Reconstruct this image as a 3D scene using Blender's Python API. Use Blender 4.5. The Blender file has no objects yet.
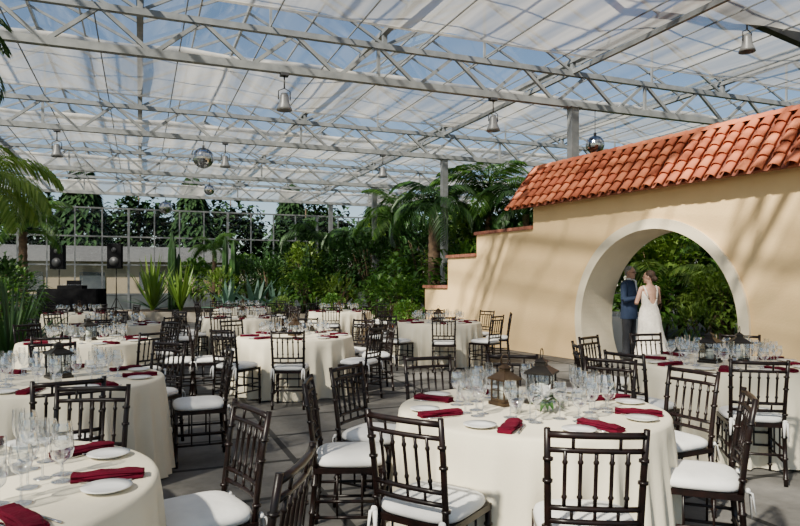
import bpy, bmesh, math, random
from mathutils import Vector, Matrix
random.seed(7)
D=bpy.data; SC=bpy.context.scene; COL=SC.collection
pi=math.pi
YAW=math.radians(21.8)
Rv=Vector((math.cos(YAW),-math.sin(YAW),0)); Fv=Vector((math.sin(YAW),math.cos(YAW),0))
def G(lat,dep,z=0.0):
    v=Rv*lat+Fv*dep; return Vector((v.x,v.y,z))
# ------------------------------------------------------------------ materials
def mat(name,col,rough=.6,metal=0,col2=None,scale=6,bump=0,spec=.5,island=0,detail=3,bscale=None,sheen=0,trans=0):
    m=D.materials.new(name); m.use_nodes=True; nt=m.node_tree; N=nt.nodes; L=nt.links
    b=N['Principled BSDF']; b.inputs['Roughness'].default_value=rough; b.inputs['Metallic'].default_value=metal
    b.inputs['Specular IOR Level'].default_value=spec
    b.inputs['Base Color'].default_value=(*col,1)
    tc=N.new('ShaderNodeTexCoord')
    out=None
    if col2:
        nz=N.new('ShaderNodeTexNoise'); nz.inputs['Scale'].default_value=scale; nz.inputs['Detail'].default_value=detail
        L.new(tc.outputs['Object'],nz.inputs['Vector'])
        mx=N.new('ShaderNodeMix'); mx.data_type='RGBA'
        mx.inputs['A'].default_value=(*col,1); mx.inputs['B'].default_value=(*col2,1)
        cr=N.new('ShaderNodeMapRange'); cr.inputs[1].default_value=.35; cr.inputs[2].default_value=.65
        src=nz.outputs['Fac']
        if island:
            g=N.new('ShaderNodeNewGeometry'); src=g.outputs['Random Per Island']
            cr.inputs[1].default_value=0; cr.inputs[2].default_value=1
        L.new(src,cr.inputs[0]); L.new(cr.outputs[0],mx.inputs['Factor']); L.new(mx.outputs['Result'],b.inputs['Base Color'])
        out=mx.outputs['Result']
    if bump:
        n2=N.new('ShaderNodeTexNoise'); n2.inputs['Scale'].default_value=bscale or scale*4; n2.inputs['Detail'].default_value=4
        L.new(tc.outputs['Object'],n2.inputs['Vector'])
        bp=N.new('ShaderNodeBump'); bp.inputs['Strength'].default_value=bump; bp.inputs['Distance'].default_value=.02
        L.new(n2.outputs['Fac'],bp.inputs['Height']); L.new(bp.outputs['Normal'],b.inputs['Normal'])
    if trans:
        t=N.new('ShaderNodeBsdfTranslucent'); t.inputs['Color'].default_value=(*[min(1,c*1.3) for c in col],1)
        if out: L.new(out,t.inputs['Color'])
        ms=N.new('ShaderNodeMixShader'); ms.inputs[0].default_value=trans
        L.new(b.outputs[0],ms.inputs[1]); L.new(t.outputs[0],ms.inputs[2])
        L.new(ms.outputs[0],N['Material Output'].inputs['Surface'])
    return m
M_chair=mat('dark_mahogany',(.005,.0025,.002),.35,0,(.012,.0045,.0035),20,spec=.35)
M_cush=mat('white_cushion_fabric',(.82,.81,.78),.9,0,(.74,.73,.71),9,.15)
M_cloth=mat('ivory_tablecloth',(.78,.71,.55),.85,0,(.73,.66,.51),3,.08,bscale=60,spec=.2)
M_napkin=mat('burgundy_napkin',(.105,.003,.016),.85,0,(.07,.002,.011),18,.2,spec=.1)
M_plate=mat('white_porcelain',(.82,.82,.80),.15,0,(.78,.78,.76),5)
M_steel=mat('galvanised_steel',(.29,.30,.30),.5,.25,(.20,.21,.215),5)
M_darksteel=mat('dark_steel',(.05,.05,.055),.5,.3,(.08,.08,.08),5)
M_silver=mat('cutlery_silver',(.7,.7,.7),.2,1,(.6,.6,.6),5)
M_wall=mat('cream_stucco',(.90,.63,.32),.95,0,(.84,.58,.29),1.6,.25,bscale=30,spec=.1)
M_trim=mat('white_plaster',(.88,.76,.55),.8,0,(.80,.69,.5),2,.15,bscale=40,spec=.1)
M_tile=mat('terracotta_tile',(.72,.23,.11),.8,0,(.44,.11,.055),5,.2,island=1,bscale=40,spec=.2)
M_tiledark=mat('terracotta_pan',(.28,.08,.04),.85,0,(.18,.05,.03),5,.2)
M_brick=mat('brick_coping',(.36,.13,.08),.85,0,(.25,.09,.06),9,.4)
M_leaf=mat('leaf_green',(.035,.11,.015),.45,0,(.11,.23,.03),5,island=1,trans=.35)
M_leafd=mat('leaf_dark_green',(.013,.05,.011),.45,0,(.045,.115,.022),5,island=1,trans=.25)
M_leafy=mat('leaf_yellow_green',(.10,.20,.025),.45,0,(.22,.33,.06),5,island=1,trans=.4)
M_agave=mat('agave_blue_green',(.10,.20,.14),.5,0,(.17,.29,.20),5,island=1)
M_tree=mat('tree_foliage',(.010,.028,.010),.8,0,(.03,.065,.022),5,island=1,spec=.1)
M_bark=mat('bark_brown',(.15,.095,.055),.9,0,(.08,.05,.032),9,.8,bscale=20)
M_pot=mat('terracotta_pot',(.42,.16,.08),.85,0,(.34,.12,.06),8)
M_soil=mat('soil',(.035,.022,.014),1,0,(.06,.04,.025),12,.8)
M_black=mat('black_fabric',(.006,.006,.007),.95,0,(.010,.010,.011),6,spec=.05)
M_blackm=mat('black_metal',(.012,.011,.010),.4,.5,(.03,.025,.02),9)
M_bronze=mat('bronze_metal',(.10,.065,.035),.45,.7,(.05,.03,.02),9)
M_candle=mat('candle_wax',(.85,.80,.66),.5,0,(.8,.74,.6),4)
M_skin=mat('skin',(.56,.33,.24),.5,0,(.52,.29,.20),8)
M_navy=mat('navy_wool',(.018,.035,.085),.8,0,(.025,.045,.10),15,.1)
M_trous=mat('charcoal_wool',(.02,.022,.03),.8,0,(.03,.032,.04),15)
M_shirt=mat('white_shirt',(.8,.8,.8),.8,0,(.74,.74,.75),9)
M_dress=mat('ivory_lace',(.80,.74,.65),.75,0,(.66,.60,.53),22,.3)
M_ghair=mat('grey_hair',(.35,.34,.33),.8,0,(.22,.21,.2),40,.5)
M_bhair=mat('brown_hair',(.030,.014,.008),.6,0,(.06,.03,.015),40,.5)
M_eye=mat('eye_dark',(.03,.02,.015),.2,0,(.05,.03,.02),20)
M_lip=mat('lip_rose',(.42,.12,.10),.5,0,(.36,.1,.09),20)
M_shoe=mat('black_leather',(.012,.012,.012),.3,0,(.02,.02,.02),20)
M_mirror=mat('mirror_facets',(.75,.77,.8),.12,1,(.35,.37,.4),5,island=1)
M_lamp=mat('lamp_grey_enamel',(.30,.30,.30),.4,.2,(.22,.22,.22),5)
M_kick=mat('grey_panel',(.18,.20,.195),.7,0,(.14,.155,.15),2)
M_build=mat('beige_siding',(.30,.25,.175),.9,0,(.25,.21,.15),1)
M_bwin=mat('building_window',(.04,.05,.06),.15,0,(.08,.09,.1),1)
M_roofd=mat('asphalt_roof',(.08,.08,.08),.9,0,(.055,.055,.055),6)
M_conc=mat('planter_stucco',(.42,.36,.28),.9,0,(.34,.29,.22),3,.3)
M_cup=mat('white_ceramic_cup',(.8,.8,.78),.3,0,(.76,.76,.74),5)

def glassmat(name,tint,base,edge,rough=.03,exp=.3):
    m=D.materials.new(name); m.use_nodes=True; nt=m.node_tree; N=nt.nodes; L=nt.links
    N.remove(N['Principled BSDF'])
    t=N.new('ShaderNodeBsdfTransparent'); t.inputs[0].default_value=(*tint,1)
    g=N.new('ShaderNodeBsdfGlossy'); g.inputs['Roughness'].default_value=rough; g.inputs[0].default_value=(.95,.97,1,1)
    lw=N.new('ShaderNodeLayerWeight'); lw.inputs[0].default_value=exp
    mr=N.new('ShaderNodeMapRange'); mr.inputs[3].default_value=base; mr.inputs[4].default_value=edge
    L.new(lw.outputs['Facing'],mr.inputs[0])
    ms=N.new('ShaderNodeMixShader'); L.new(mr.outputs[0],ms.inputs[0]); L.new(t.outputs[0],ms.inputs[1]); L.new(g.outputs[0],ms.inputs[2])
    L.new(ms.outputs[0],N['Material Output'].inputs['Surface']); return m
M_glass=glassmat('clear_glass',(.95,.96,.97),.10,.95,.05,.42)
M_pane=glassmat('window_glass',(.92,.95,.97),.03,.3)
def shadecloth():
    m=D.materials.new('shade_cloth_sun_streaks'); m.use_nodes=True; nt=m.node_tree; N=nt.nodes; L=nt.links
    N.remove(N['Principled BSDF'])
    t=N.new('ShaderNodeBsdfTransparent'); d=N.new('ShaderNodeBsdfDiffuse'); r=N.new('ShaderNodeBsdfTranslucent')
    tc=N.new('ShaderNodeTexCoord')
    nz=N.new('ShaderNodeTexNoise'); nz.inputs['Scale'].default_value=1.0; nz.inputs['Detail'].default_value=3
    mp=N.new('ShaderNodeMapping'); mp.inputs['Scale'].default_value=(1.6,.12,1); L.new(tc.outputs['Object'],mp.inputs[0]); L.new(mp.outputs[0],nz.inputs['Vector'])
    cr=N.new('ShaderNodeValToRGB'); cr.color_ramp.elements[0].position=.38; cr.color_ramp.elements[1].position=.62
    cr.color_ramp.elements[0].color=(.42,.42,.42,1); cr.color_ramp.elements[1].color=(.84,.81,.75,1)  # grey-to-cream streaks put sun and shadow stripes into the cloth colour
    L.new(nz.outputs['Fac'],cr.inputs[0])
    L.new(cr.outputs[0],d.inputs[0]); L.new(cr.outputs[0],r.inputs[0])
    m1=N.new('ShaderNodeMixShader'); m1.inputs[0].default_value=.45; L.new(d.outputs[0],m1.inputs[1]); L.new(r.outputs[0],m1.inputs[2])
    mr=N.new('ShaderNodeMapRange'); mr.inputs[1].default_value=.35; mr.inputs[2].default_value=.65; mr.inputs[3].default_value=.45; mr.inputs[4].default_value=.80
    L.new(nz.outputs['Fac'],mr.inputs[0])
    m2=N.new('ShaderNodeMixShader'); L.new(mr.outputs[0],m2.inputs[0]); L.new(t.outputs[0],m2.inputs[1]); L.new(m1.outputs[0],m2.inputs[2])
    L.new(m2.outputs[0],N['Material Output'].inputs['Surface']); return m
M_shade=shadecloth()
def floormat():
    m=D.materials.new('slate_pavers'); m.use_nodes=True; nt=m.node_tree; N=nt.nodes; L=nt.links; b=N['Principled BSDF']
    tc=N.new('ShaderNodeTexCoord')
    br=N.new('ShaderNodeTexBrick'); br.inputs['Scale'].default_value=1; br.inputs['Brick Width'].default_value=1.2; br.inputs['Row Height'].default_value=.9
    br.offset=0; br.inputs['Mortar Size'].default_value=.03; br.inputs['Color1'].default_value=(.135,.128,.118,1); br.inputs['Color2'].default_value=(.10,.096,.09,1); br.inputs['Mortar'].default_value=(.025,.024,.023,1)
    L.new(tc.outputs['Object'],br.inputs['Vector'])
    nz=N.new('ShaderNodeTexNoise'); nz.inputs['Scale'].default_value=2.2; nz.inputs['Detail'].default_value=8; nz.inputs['Roughness'].default_value=.7
    L.new(tc.outputs['Object'],nz.inputs['Vector'])
    mr=N.new('ShaderNodeMapRange'); mr.inputs[1].default_value=.3; mr.inputs[2].default_value=.7; mr.inputs[3].default_value=.6; mr.inputs[4].default_value=1.45
    L.new(nz.outputs['Fac'],mr.inputs[0])
    mx=N.new('ShaderNodeVectorMath'); mx.operation='SCALE'; L.new(br.outputs['Color'],mx.inputs[0]); L.new(mr.outputs[0],mx.inputs['Scale'])
    L.new(mx.outputs[0],b.inputs['Base Color']); b.inputs['Roughness'].default_value=.8; b.inputs['Specular IOR Level'].default_value=.25
    bp=N.new('ShaderNodeBump'); bp.inputs['Strength'].default_value=.4; bp.inputs['Distance'].default_value=.01; L.new(nz.outputs['Fac'],bp.inputs['Height']); L.new(bp.outputs[0],b.inputs['Normal'])
    return m
M_floor=floormat()
M_grass=mat('lawn',(.05,.08,.025),1,0,(.08,.11,.04),3)

# ------------------------------------------------------------------ mesh builder
class MB:
    def __init__(s): s.v=[]; s.f=[]; s.m=[]; s.s=[]
    def add(s,vs,fs,mat=0,smooth=False):
        o=len(s.v); s.v+= [tuple(x) for x in vs]
        for f in fs: s.f.append(tuple(i+o for i in f)); s.m.append(mat); s.s.append(smooth)
    def box(s,c,d,mat=0,M=None):
        x,y,z=[k/2 for k in d]; c=Vector(c)
        vs=[Vector((sx*x,sy*y,sz*z)) for sz in(-1,1) for sy in(-1,1) for sx in(-1,1)]
        if M: vs=[M@v for v in vs]
        vs=[v+c for v in vs]
        s.add(vs,[(0,2,3,1),(4,5,7,6),(0,1,5,4),(2,6,7,3),(0,4,6,2),(1,3,7,5)],mat)
    def beam(s,p0,p1,w,h=None,mat=0):
        p0=Vector(p0);p1=Vector(p1);h=h or w; d=(p1-p0); 
        dn=d.normalized(); up=Vector((0,0,1)) if abs(dn.z)<.95 else Vector((1,0,0))
        a=dn.cross(up).normalized()*w/2; b=a.cross(dn).normalized()*h/2
        vs=[p+sa*a+sb*b for p in(p0,p1) for sa,sb in((-1,-1),(1,-1),(1,1),(-1,1))]
        s.add(vs,[(0,1,2,3),(7,6,5,4),(0,4,5,1),(1,5,6,2),(2,6,7,3),(3,7,4,0)],mat)
    def tube(s,pts,rad,n=8,mat=0,flat=1.0):
        pts=[Vector(p) for p in pts]; k=len(pts)
        if not hasattr(rad,'__len__'): rad=[rad]*k
        vs=[]; prev=None
        for i in range(k):
            t=(pts[min(i+1,k-1)]-pts[max(i-1,0)]).normalized()
            if prev is None:
                up=Vector((0,0,1)) if abs(t.z)<.9 else Vector((0,1,0))
                a=t.cross(up).normalized()
            else:
                a=(prev-t*prev.dot(t)).normalized()
            prev=a; b=t.cross(a)
            for j in range(n):
                q=2*pi*j/n; vs.append(pts[i]+a*math.cos(q)*rad[i]+b*math.sin(q)*rad[i]*flat)
        fs=[(i*n+j,i*n+(j+1)%n,(i+1)*n+(j+1)%n,(i+1)*n+j) for i in range(k-1) for j in range(n)]
        fs.append(tuple(range(n))[::-1]); fs.append(tuple((k-1)*n+j for j in range(n)))
        s.add(vs,fs,mat,True)
    def rings(s,rs,n=16,mat=0,capb=True,capt=True):
        vs=[]
        for cx,cy,z,rx,ry in rs:
            for j in range(n):
                q=2*pi*j/n; vs.append((cx+rx*math.cos(q),cy+ry*math.sin(q),z))
        k=len(rs)
        fs=[(i*n+j,i*n+(j+1)%n,(i+1)*n+(j+1)%n,(i+1)*n+j) for i in range(k-1) for j in range(n)]
        if capb: fs.append(tuple(range(n))[::-1])
        if capt: fs.append(tuple((k-1)*n+j for j in range(n)))
        s.add(vs,fs,mat,True)
    def lathe(s,prof,n=16,mat=0,c=(0,0,0),capb=False,capt=False):
        s.rings([(c[0],c[1],c[2]+z,max(r,.0004),max(r,.0004)) for r,z in prof],n,mat,capb,capt)
    def ell(s,c,r,n=14,k=9,mat=0,M=None):
        c=Vector(c); vs=[];
        for i in range(1,k):
            p=pi*i/k
            for j in range(n):
                q=2*pi*j/n; vs.append(Vector((r[0]*math.sin(p)*math.cos(q),r[1]*math.sin(p)*math.sin(q),-r[2]*math.cos(p))))
        vs.append(Vector((0,0,-r[2]))); vs.append(Vector((0,0,r[2])))
        if M: vs=[M@v for v in vs]
        vs=[v+c for v in vs]
        fs=[(i*n+j,i*n+(j+1)%n,(i+1)*n+(j+1)%n,(i+1)*n+j) for i in range(k-2) for j in range(n)]
        B=(k-1)*n
        for j in range(n):
            fs.append((B,(j+1)%n,j)); fs.append((B+1,(k-2)*n+j,(k-2)*n+(j+1)%n))
        s.add(vs,fs,mat,True)
    def leaf(s,b,d,up,L,W,droop=.2,mat=0,fold=.15):
        b=Vector(b); d=Vector(d).normalized(); sd=d.cross(up)
        if sd.length<.01: sd=d.cross(Vector((1,0,0)))
        sd.normalize(); u=sd.cross(d).normalized()
        m=b+d*L*.45+u*L*.04; t=b+d*L-Vector((0,0,droop*L))
        l=m-sd*W/2+u*fold*W; r=m+sd*W/2+u*fold*W
        s.add([b,l,m,r,t],[(0,2,1),(0,3,2),(1,2,4),(2,3,4)],mat)
    def mesh(s,name,mats):
        me=D.meshes.new(name); me.from_pydata(s.v,[],s.f)
        for m in mats: me.materials.append(m)
        me.polygons.foreach_set('material_index',s.m); me.polygons.foreach_set('use_smooth',s.s)
        me.validate(); me.update(); return me
def ob(name,me,parent=None,loc=(0,0,0),rz=0,label=None,cat=None,group=None,kind=None):
    o=D.objects.new(name,me); COL.objects.link(o); o.location=loc; o.rotation_euler=(0,0,rz)
    if parent: o.parent=parent
    if label:o['label']=label
    if cat:o['category']=cat
    if group:o['group']=group
    if kind:o['kind']=kind
    return o
class Proto:
    def __init__(s,root,kids=()): s.root=root; s.kids=list(kids); s.used=False
    def put(s,loc,rz=0,scale=1,label=None,group=None,tilt=None):
        if not s.used: r=s.root; s.used=True
        else:
            r=s.root.copy(); COL.objects.link(r)
            mp={s.root:r}
            for k in s.kids:
                c=k.copy(); COL.objects.link(c); c.parent=mp[k.parent]; mp[k]=c
        r.location=loc; r.rotation_euler=(0,0,rz) if tilt is None else (tilt[0],tilt[1],rz); r.scale=(scale,)*3
        if label:r['label']=label
        if group:r['group']=group
        return r
def mkproto(name,root_me,parts,label,cat,group=None):
    r=ob(name,root_me,label=label,cat=cat,group=group); ks=[]
    for p in parts:
        ks.append(ob(p[0],p[1],r,loc=p[2] if len(p)>2 else (0,0,0),rz=p[3] if len(p)>3 else 0))
    return Proto(r,ks)

# ------------------------------------------------------------------ chair
def bamboo(mb,p0,p1,r,rings,n=8,bul=1.45,mat=0):
    p0=Vector(p0);p1=Vector(p1);L=(p1-p0).length; pts=[p0];rr=[r]
    for t in rings:
        e=.006/L
        for dt,k in((-1.6*e,1),(-.6*e,bul),(.6*e,bul),(1.6*e,1)):
            pts.append(p0.lerp(p1,t+dt)); rr.append(r*k)
    pts.append(p1);rr.append(r)
    mb.tube(pts,rr,n,mat)
def chair_leg(mb,x,y0,y1,n=8): bamboo(mb,(x,y0,0),(x*.98,y1,.44),.0155,(.12,.45,.8),n)
def chair_back(mb,n=8):
    for sx in(-1,1):
        pts=[(sx*.178,-.19,.42),(sx*.18,-.20,.55),(sx*.185,-.225,.75),(sx*.19,-.255,.925)]
        mb.tube(pts,[.0155,.015,.0145,.013],n)
        for z,y in((.52,-.198),(.71,-.22),(.80,-.234)):
            mb.tube([(sx*.184,y,z-.006),(sx*.184,y,z+.006)],.021,n)
    def rail(z,y,r):
        mb.tube([(-.188,y,z),(-.1,y-.012,z),(0,y-.016,z),(.1,y-.012,z),(.188,y,z)],r,n)
    rail(.900,-.251,.0145); rail(.838,-.241,.0115); rail(.600,-.207,.012); rail(.545,-.201,.012)
    for x in(-.12,-.06,0,.06,.12):
        bamboo(mb,(x,-.217,.600),(x,-.254,.838),.0082,(.2,.8),6)
    for x in(-.09,.09): mb.tube([(x,-.255,.838),(x,-.265,.9)],.007,6)
    for x in(-.09,0,.09): mb.tube([(x,-.213,.545),(x,-.22,.6)],.007,6)
def chair_seat(mb):
    mb.box((0,.0,.435),(.40,.40,.03))
def chair_str(mb,n=8):
    for sx in(-1,1):
        for z in(.17,.26): mb.tube([(sx*.188,.19,z),(sx*.18,-.20,z)],.0095,n)
        for y in(-.07,.07): mb.tube([(sx*.184,y,.17),(sx*.184,y,.43)],.007,6)
    for z in(.20,.30): mb.tube([(-.188,.19,z),(.188,.19,z)],.0095,n)
    for x in(-.07,.07): mb.tube([(x,.19,.20),(x,.19,.43)],.007,6)
    mb.tube([(-.18,-.2,.22),(.18,-.2,.22)],.0095,n)
def sup(a,b,n,e=4):
    o=[]
    for j in range(n):
        q=2*pi*j/n; c,s_=math.cos(q),math.sin(q)
        o.append((a*math.copysign(abs(c)**(2/e),c),b*math.copysign(abs(s_)**(2/e),s_)))
    return o
def cushion(mb,mat=0,n=28):
    lv=[(.90,.45),(.99,.456),(1.03,.472),(1.0,.492),(.9,.505),(.6,.514),(.25,.517)]
    vs=[]
    for k,z in lv:
        for x,y in sup(.203*k,.203*k,n): vs.append((x,y,z))
    fs=[(i*n+j,i*n+(j+1)%n,(i+1)*n+(j+1)%n,(i+1)*n+j) for i in range(len(lv)-1) for j in range(n)]
    fs.append(tuple(range(n))[::-1]); fs.append(tuple((len(lv)-1)*n+j for j in range(n)))
    mb.add(vs,fs,mat,True)
def ties(mb,mat=0):
    for sx in(-1,1):
        for dx,dy,L in((.012,-.015,.13),(-.01,-.03,.10)):
            mb.tube([(sx*.178+dx*.2,-.215,.47),(sx*(.178)+dx,-.225+dy*.5,.46),(sx*.178+dx*1.6,-.225+dy,.46-L)],[.008,.012,.006],6,mat,.4)
        mb.ell((sx*.179,-.222,.47),(.018,.012,.014),8,6,mat)
mb=MB(); chair_back(mb); me_back=mb.mesh('backrest',[M_chair])
mb=MB(); chair_leg(mb,.19,.19,.19); me_legf=mb.mesh('leg_front',[M_chair])
mb=MB(); chair_leg(mb,-.19,.19,.19); me_legf2=mb.mesh('leg_front',[M_chair])
mb=MB(); chair_leg(mb,.183,-.225,-.19); me_legb=mb.mesh('leg_rear',[M_chair])
mb=MB(); chair_leg(mb,-.183,-.225,-.19); me_legb2=mb.mesh('leg_rear',[M_chair])
mb=MB(); chair_seat(mb); me_seat=mb.mesh('seat',[M_chair])
mb=MB(); chair_str(mb); me_str=mb.mesh('stretcher',[M_chair])
mb=MB(); cushion(mb); ties(mb); me_cu=mb.mesh('cushion',[M_cush])
CL='dark mahogany ballroom chair with spindle back and white tie-on cushion'
P_chair=mkproto('dining_chair',None,[('seat',me_seat),('backrest',me_back),('leg',me_legf),('leg',me_legf2),('leg',me_legb),('leg',me_legb2),('stretcher',me_str),('cushion',me_cu)],CL,'chair')
mb=MB(); chair_back(mb,5); chair_seat(mb); chair_str(mb,5)
for a in((.19,.19,.19),(-.19,.19,.19),(.183,-.225,-.19),(-.183,-.225,-.19)): chair_leg(mb,*a,n=5)
cushion(mb,1,16)
P_chair_far=Proto(ob('dining_chair',mb.mesh('chair_simple',[M_chair,M_cush]),label=CL,cat='chair'))

# ------------------------------------------------------------------ tables
def cloth_mesh(seed,R=.765):
    rnd=random.Random(seed); n=192; mb=MB(); vs=[]
    ph=[rnd.uniform(0,6.28) for _ in range(4)]; k1=rnd.choice([13,15,17]); k2=rnd.choice([7,9]); 
    lv=[(0,.755),(.3,.755),(.6,.755),(.72,.755),(.765,.754),(.780,.748),(.788,.735)]
    for r,z in lv:
        for j in range(n):
            q=2*pi*j/n; vs.append((r*R/.775*math.cos(q),r*R/.775*math.sin(q),z))
    S=9
    for i in range(1,S+1):
        d=i/S; z=.735*(1-d)+.012*d
        for j in range(n):
            q=2*pi*j/n
            w=math.sin(k1*q+ph[0]+.8*math.sin(3*q+ph[1]))*.6+math.sin(k2*q+ph[2])*.4
            w=(1-abs(w))*1.0-.45
            r=(.79+.015*d+.14*d**.8*w)*R/.775
            vs.append((r*math.cos(q),r*math.sin(q),z+.006*w*(d==1)))
    K=len(lv)+S
    fs=[(i*n+j,i*n+(j+1)%n,(i+1)*n+(j+1)%n,(i+1)*n+j) for i in range(K-1) for j in range(n)]
    fs=[f[::-1] for f in fs]
    mb.add(vs,fs,0,True); return mb.mesh('tablecloth',[M_cloth])
mb=MB(); mb.lathe([(0,.715),(.745,.715),(.75,.73),(.745,.745),(0,.745)],48); me_top=mb.mesh('table_top',[M_bark])
mb=MB(); mb.lathe([(0,0),(.3,0),(.3,.03),(.05,.06),(.04,.7),(.2,.715)],24); me_ped=mb.mesh('pedestal',[M_blackm])
TP=[mkproto('banquet_table',None,[('tablecloth',cloth_mesh(i)),('table_top',me_top),('pedestal',me_ped)],'round banquet table under floor-length ivory tablecloth','table') for i in range(3)]

# tableware
mb=MB(); mb.lathe([(0,.0),(.038,.0),(.04,.003),(.02,.006),(.004,.012),(.0038,.085),(.006,.095),(.028,.112),(.038,.14),(.037,.17),(.031,.2)],14); me_wine=mb.mesh('wine_glass',[M_glass])
mb=MB(); mb.lathe([(0,.0),(.036,.0),(.038,.003),(.02,.006),(.005,.012),(.005,.06),(.008,.07),(.034,.09),(.042,.12),(.041,.15),(.037,.172)],14); me_goblet=mb.mesh('water_goblet',[M_glass])
mb=MB(); mb.lathe([(0,.0),(.032,.0),(.033,.003),(.015,.006),(.004,.012),(.0038,.09),(.008,.1),(.02,.125),(.025,.17),(.023,.225)],14); me_flute=mb.mesh('champagne_flute',[M_glass])
P_wine=Proto(ob('wine_glass',me_wine,label='clear stemmed wine glass standing on ivory tablecloth',cat='glass'))
P_gob=Proto(ob('water_goblet',me_goblet,label='clear stemmed water goblet standing on ivory tablecloth',cat='glass'))
P_flu=Proto(ob('champagne_flute',me_flute,label='tall clear champagne flute standing on ivory tablecloth',cat='glass'))
mb=MB(); mb.lathe([(0,.0),(.05,.0),(.055,.004),(.085,.014),(.086,.017),(.056,.009),(0,.007)],32); 
P_plate=Proto(ob('bread_plate',mb.mesh('bread_plate',[M_plate]),label='small round white porcelain bread plate',cat='plate'))
mb=MB()
L_=.25;W_=.08
for lay,(w,h0,h1) in enumerate([(1,.0,.012),(.94,.011,.021),(.85,.019,.028)]):
    vs=[];K=9
    for i in range(K):
        x=-L_/2+L_*i/(K-1); sag=.003*math.sin(i*1.9+lay); tw=.006*math.sin(i*.8+lay*2)
        ww=W_*w*(1-.16*abs(2*i/(K-1)-1)**3)
        for yy,zz in((-ww/2,h0),(-ww/2-.003,(h0+h1)/2),(-ww/2+.006,h1),(ww/2-.006,h1+sag),(ww/2+.003,(h0+h1)/2),(ww/2,h0)):
            vs.append((x,yy+tw,zz))
    fs=[(i*6+j,i*6+(j+1)%6,(i+1)*6+(j+1)%6,(i+1)*6+j) for i in range(K-1) for j in range(6)]
    fs+=[tuple(range(6))[::-1],tuple((K-1)*6+j for j in range(6))]
    mb.add(vs,[f[::-1] for f in fs],0,False)
P_nap=Proto(ob('folded_napkin',mb.mesh('folded_napkin',[M_napkin]),label='burgundy cloth napkin folded into a long strip',cat='napkin'))
mb=MB()
mb.tube([(-.09,0,.004),(-.02,0,.004),(.03,0,.006)],[.006,.004,.003],6,0,.4)
mb.box((.045,0,.005),(.03,.02,.002))
for y in(-.0085,-.003,.003,.0085): mb.box((.075,y,.005),(.035,.003,.002))
P_fork=Proto(ob('dinner_fork',mb.mesh('dinner_fork',[M_silver]),label='silver dinner fork lying on tablecloth',cat='fork'))
mb=MB()
mb.tube([(-.1,0,.004),(-.01,0,.004)],[.007,.006],6,0,.45)
mb.add([(-.01,-.004,.003),(.1,-.006,.003),(.118,.004,.003),(.1,.011,.003),(-.01,.008,.003),(-.01,-.004,.0055),(.1,-.006,.0045),(.118,.004,.0045),(.1,.011,.0045),(-.01,.008,.0055)],[(4,3,2,1,0),(5,6,7,8,9),(0,1,6,5),(1,2,7,6),(2,3,8,7),(3,4,9,8),(4,0,5,9)])
P_knife=Proto(ob('dinner_knife',mb.mesh('dinner_knife',[M_silver]),label='silver dinner knife lying on tablecloth',cat='knife'))
def lantern(metal,label,s=.075,h=.17):
    b=MB(); b.box((0,0,.01),(2*s+.03,2*s+.03,.02)); b.box((0,0,.026),(2*s+.01,2*s+.01,.012))
    for sx in(-1,1):
        for sy in(-1,1): b.beam((sx*s,sy*s,.03),(sx*s,sy*s,.03+h),.009)
    for z in(.034,.03+h*.5,.03+h):
        w=.008 if z!=.03+h*.5 else .004
        for a in(-1,1):
            b.beam((-s,a*s,z),(s,a*s,z),w); b.beam((a*s,-s,z),(a*s,s,z),w)
    for a in(-1,1):
        b.beam((0,a*s,.03),(0,a*s,.03+h),.004); b.beam((a*s,0,.03),(a*s,0,.03+h),.004)
    f=b.mesh('lantern_frame',[metal])
    r=MB(); z=.03+h; S=s+.018
    lv=[(S,z),(S,z+.01),(s*.55,z+.045),(s*.42,z+.05),(s*.42,z+.065),(s*.55,z+.07),(.006,z+.095)]
    vs=[(sx*k,sy*k,zz) for k,zz in lv for sx,sy in((-1,-1),(1,-1),(1,1),(-1,1))]
    fs=[(i*4+j,i*4+(j+1)%4,(i+1)*4+(j+1)%4,(i+1)*4+j) for i in range(len(lv)-1) for j in range(4)]+[(3,2,1,0)]
    r.add(vs,fs); rf=r.mesh('lantern_roof',[metal])
    hd=MB(); hd.tube([(.03*math.cos(q),0,z+.12+.03*math.sin(q)) for q in [2*pi*i/16 for i in range(17)]],.003,6)
    c=MB(); c.lathe([(0,.032),(.03,.032),(.03,.12),(.027,.124),(0,.121)],16); c.tube([(0,0,.12),(0,0,.132)],.0015,5)
    g=MB()
    for a in(-1,1):
        g.box((0,a*s*.96,.03+h/2),(2*s-.01,.002,h-.01)); g.box((a*s*.96,0,.03+h/2),(.002,2*s-.01,h-.01))
    return mkproto('candle_lantern',None,[('lantern_frame',f),('lantern_roof',rf),('handle_ring',hd.mesh('handle_ring',[metal])),('candle',c.mesh('candle',[M_candle])),('glass_pane',g.mesh('glass_pane',[M_pane]))],label,'lantern')
P_lanb=lantern(M_blackm,'black metal candle lantern with peaked lid and ring handle',.068,.15)
P_lang=lantern(M_bronze,'small bronze candle lantern with glass sides and white candle',.055,.12)
mb=MB(); mb.lathe([(0,0),(.03,0),(.036,.06),(.034,.06),(.028,.006)],16); mev=mb.mesh('votive_cup',[M_glass])
mb=MB(); mb.lathe([(0,.006),(.025,.006),(.027,.035),(0,.035)],12); mec=mb.mesh('votive_wax',[M_candle])
P_vot=mkproto('votive_candle',None,[('votive_cup',mev),('votive_wax',mec)],'white votive candle in clear glass cup','candle')
mb=MB(); mb.lathe([(0,0),(.03,0),(.06,.02),(.07,.05),(.065,.07),(.058,.07)],20); meb=mb.mesh('glass_bowl',[M_glass])
mb=MB(); rnd=random.Random(3)
for i in range(26):
    q=rnd.uniform(0,6.28);e=rnd.uniform(.2,1.4)
    d=Vector((math.cos(q)*math.cos(e),math.sin(q)*math.cos(e),math.sin(e)))
    mb.leaf(Vector((0,0,.06))+d*.02,d,Vector((0,0,1)),.085,.05,.1,0)
mefl=mb.mesh('flower_petals',[M_plate])
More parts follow.
